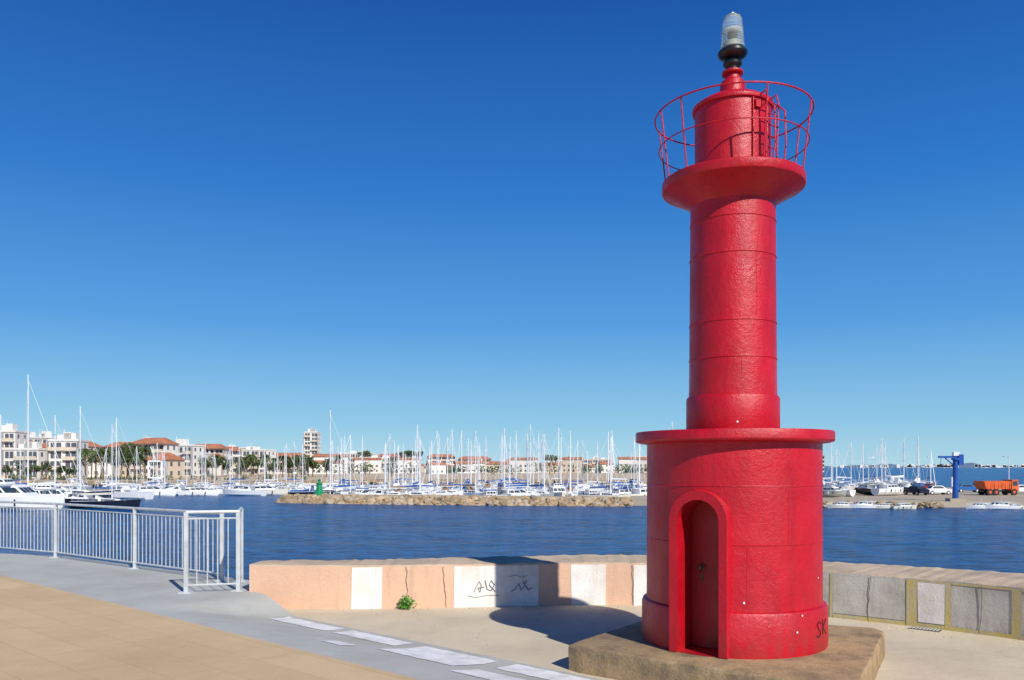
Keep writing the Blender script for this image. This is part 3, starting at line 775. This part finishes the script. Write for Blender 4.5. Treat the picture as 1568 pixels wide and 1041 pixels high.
# ---------------------------------------------------------------- vegetation
def clump(mb,c,r,n,sz,flat=.8):
    for i in range(n):
        while True:
            p=Vector((U(-1,1),U(-1,1),U(-1,1)))
            if p.length<1: break
        p=p.normalized()*(p.length**.4); q=Vector((c[0]+p.x*r,c[1]+p.y*r,c[2]+p.z*r*flat))
        d=Vector((U(-1,1),U(-1,1),U(-1,1))).normalized()*sz*U(.6,1.3); e=d.orthogonal().normalized()*sz*.6
        mb.add([q-d,q+e,q+d,q-e],[(0,1,2,3)],'leafl' if (p.z+U(-.7,.7)>.25) else 'leafd')
def tree(name,h,cr,pine=False):
    mb=MB(); mb.path([(0,0,-.2),(U(-.2,.2),0,h*.25),(U(-.3,.3),.1,h*.5)],.22,'trunk',7)
    for i in range(6):
        a=U(0,6.28); e=(math.cos(a)*cr*.55,math.sin(a)*cr*.55,h*U(.6,.8)); mb.tube((0,0,h*.42),e,.10,'trunk',5,.04)
    for i in range(13):
        a=U(0,6.28); rr=U(0,cr*.72); z=h*U(.5,.9) if not pine else h*U(.74,.92)
        clump(mb,(math.cos(a)*rr,math.sin(a)*rr,z),cr*U(.28,.45),70,.28,.8 if not pine else .45)
    return mb.mesh(name)
def palm(name,h):
    mb=MB(); bx=U(-.5,.5)
    mb.path([(bx*(t**2),0,h*t) for t in [0,.2,.4,.6,.8,1]],.2,'trunk',8)
    for i in range(34):
        a=U(0,6.28); el=U(-.5,1.3); Lf=U(1.7,2.4); pts=[]
        for j in range(7):
            t=j/6; rr=Lf*t*math.cos(el*(1-.3*t)); z=h+Lf*t*math.sin(el)-1.4*t*t
            pts.append(Vector((bx+math.cos(a)*rr,math.sin(a)*rr,z)))
        sd=Vector((-math.sin(a),math.cos(a),0)); k='leafd' if R()<.55 else 'leafl'
        for j in range(6):
            p,q=pts[j],pts[j+1]
            for s in (-1,1):
                wdt=.34*(1-abs(j/6-.4))
                mb.add([p,q,q+sd*s*wdt+Vector((0,0,-.22)),p.lerp(q,.4)+sd*s*wdt+Vector((0,0,-.25))],[(0,1,2,3)],k)
    for i in range(20):
        a=U(0,6.28); mb.tube((bx,0,h-.1),(bx+math.cos(a)*.5,math.sin(a)*.5,h-U(.7,1.2)),.06,'trunk',4)
    return mb.mesh(name)
TR=[tree('tree',7,3),tree('tree',9,3.4),tree('tree',6,2.6)]; PT=[tree('pine_tree',9,4,True),tree('pine_tree',11,4.5,True)]
PL=[palm('palm_tree',U(5,7.5)) for i in range(4)]
def plant(me,nm_,b_,d,sc=1): put(me,nm_,loc=B(b_,d,-1.6),rot=U(0,6),scale=sc)
for b_,d,s in [(186,245,1.15),(196,250,1.25),(206,246,1.05),(178,255,1.0)]: plant(TR[1],'tree',b_,d,s*.98)
for b_ in [122,131,140,147,155,163,172,158,215,222]: plant(random.choice(PL),'palm_tree',b_,U(240,262),U(.95,1.3))
for i in range(16): plant(random.choice(PL),'palm_tree',310+i*11+U(-4,4),U(290,350),U(1,1.25))
for i in range(16): plant(random.choice(TR),'tree',300+i*13+U(-5,5),U(300,370),U(.8,1.1))
for b_,d in [(628,430),(618,440),(849,450),(640,440),(560,430),(842,440)]: plant(random.choice(PT),'pine_tree',b_,d,1.15)
for i in range(12): plant(random.choice(TR),'tree',U(-10,125),U(238,258),U(.45,.7))
for b_ in (455,465,500,520,600): plant(random.choice(PL),'palm_tree',b_,U(300,340),1.1)
mb=MB()
for i in range(230):
    b_=U(260,1230); d=U(400,520)*(1.1 if b_>800 else 1); p=B(b_,d,-1.6)
    r=U(1.6,3.4); clump(mb,(p[0],p[1],-1.6+r*.8+U(0,1.5)),r,42,.55,.85)
mb.obj('distant_tree_row')
mb=MB()
for i in range(90):
    p=B(U(-60,470),U(228,240),-1.6); r=U(.6,1.2); clump(mb,(p[0],p[1],-1.6+r*.7),r,26,.25,.8)
mb.obj('shrub_hedge')

mb=MB()
def ridge(b0,b1,d,hmax,seed,base=SEA-5):
    n=90; vs=[]
    for i in range(n+1):
        t=i/n; x=((b0+(b1-b0)*t)-784)/1270*d
        h=hmax*(math.sin(math.pi*t)**.7)*(.55+.25*math.sin(seed+t*9)+.15*math.sin(seed*2+t*23)+.06*math.sin(t*61+seed))
        vs+=[(x,d-300,base),(x,d,SEA+max(h,0)),(x,d+900,base)]
    mb.add(vs,[(i*3+j,(i+1)*3+j,(i+1)*3+j+1,i*3+j+1) for i in range(n) for j in (0,1)],'hill')
ridge(1230,1420,9000,52,2.0); ridge(1380,1620,8000,62,5.1); ridge(1540,2100,8500,75,1.3); ridge(-300,500,6000,55,4.2)
mb.obj('distant_hills',smooth=60)
mb=MB()
for i in range(90):
    b_=random.choice([U(1480,1566),U(1380,1470),U(1260,1566)]); p=B(b_,7650,SEA); w=U(12,40)
    mb.box(p[0],p[0]+w,p[1],p[1]+10,SEA+U(0,12),SEA+U(16,34),'bwhite')
mb.obj('distant_town')

# ---------------------------------------------------------------- light, sky, camera
el=math.radians(36.5); az=math.radians(150)
w=bpy.data.worlds.new('World'); scene.world=w; w.use_nodes=True; nt=w.node_tree
bg=nt.nodes['Background']; sky=nt.nodes.new('ShaderNodeTexSky'); sky.sky_type='NISHITA'; sky.sun_disc=False
sky.sun_elevation=el; sky.sun_rotation=az; sky.air_density=1.0; sky.dust_density=.0; sky.ozone_density=3.0; sky.altitude=0
tc=N(nt,'ShaderNodeTexCoord'); sx=N(nt,'ShaderNodeSeparateXYZ'); nt.links.new(tc.outputs['Generated'],sx.inputs[0])
g=ramp(nt,sx.outputs['Z'],[(0,(.38,.66,.82)),(.05,(.24,.55,.80)),(.165,(.072,.33,.75)),(.31,(.015,.185,.61)),(.49,(.002,.085,.40)),(1,(.001,.032,.19))])
g10=N(nt,'ShaderNodeVectorMath',operation='SCALE'); nt.links.new(g,g10.inputs[0]); g10.inputs['Scale'].default_value=10
c=mix(nt,.88,sky.outputs[0],g10.outputs[0])
nt.links.new(c,bg.inputs['Color']); bg.inputs['Strength'].default_value=.1
sd=bpy.data.lights.new('sun','SUN'); sd.energy=5.0; sd.angle=math.radians(.53); sd.color=(1,.955,.88)
so=bpy.data.objects.new('sun',sd); scene.collection.objects.link(so); so.location=(20,-30,30)
ds=Vector((math.sin(az)*math.cos(el),math.cos(az)*math.cos(el),math.sin(el)))
so.rotation_mode='QUATERNION'; so.rotation_quaternion=ds.to_track_quat('Z','Y')
cd=bpy.data.cameras.new('camera'); cam=bpy.data.objects.new('camera',cd); scene.collection.objects.link(cam)
cam.location=(0,0,EYE); cam.rotation_euler=(math.pi/2,0,0)
cd.sensor_width=36; cd.lens=36*1270/1568; cd.shift_y=195/1568; cd.clip_start=.1; cd.clip_end=60000
scene.camera=cam
scene.view_settings.view_transform='Standard'; scene.view_settings.look='None'; scene.view_settings.exposure=0
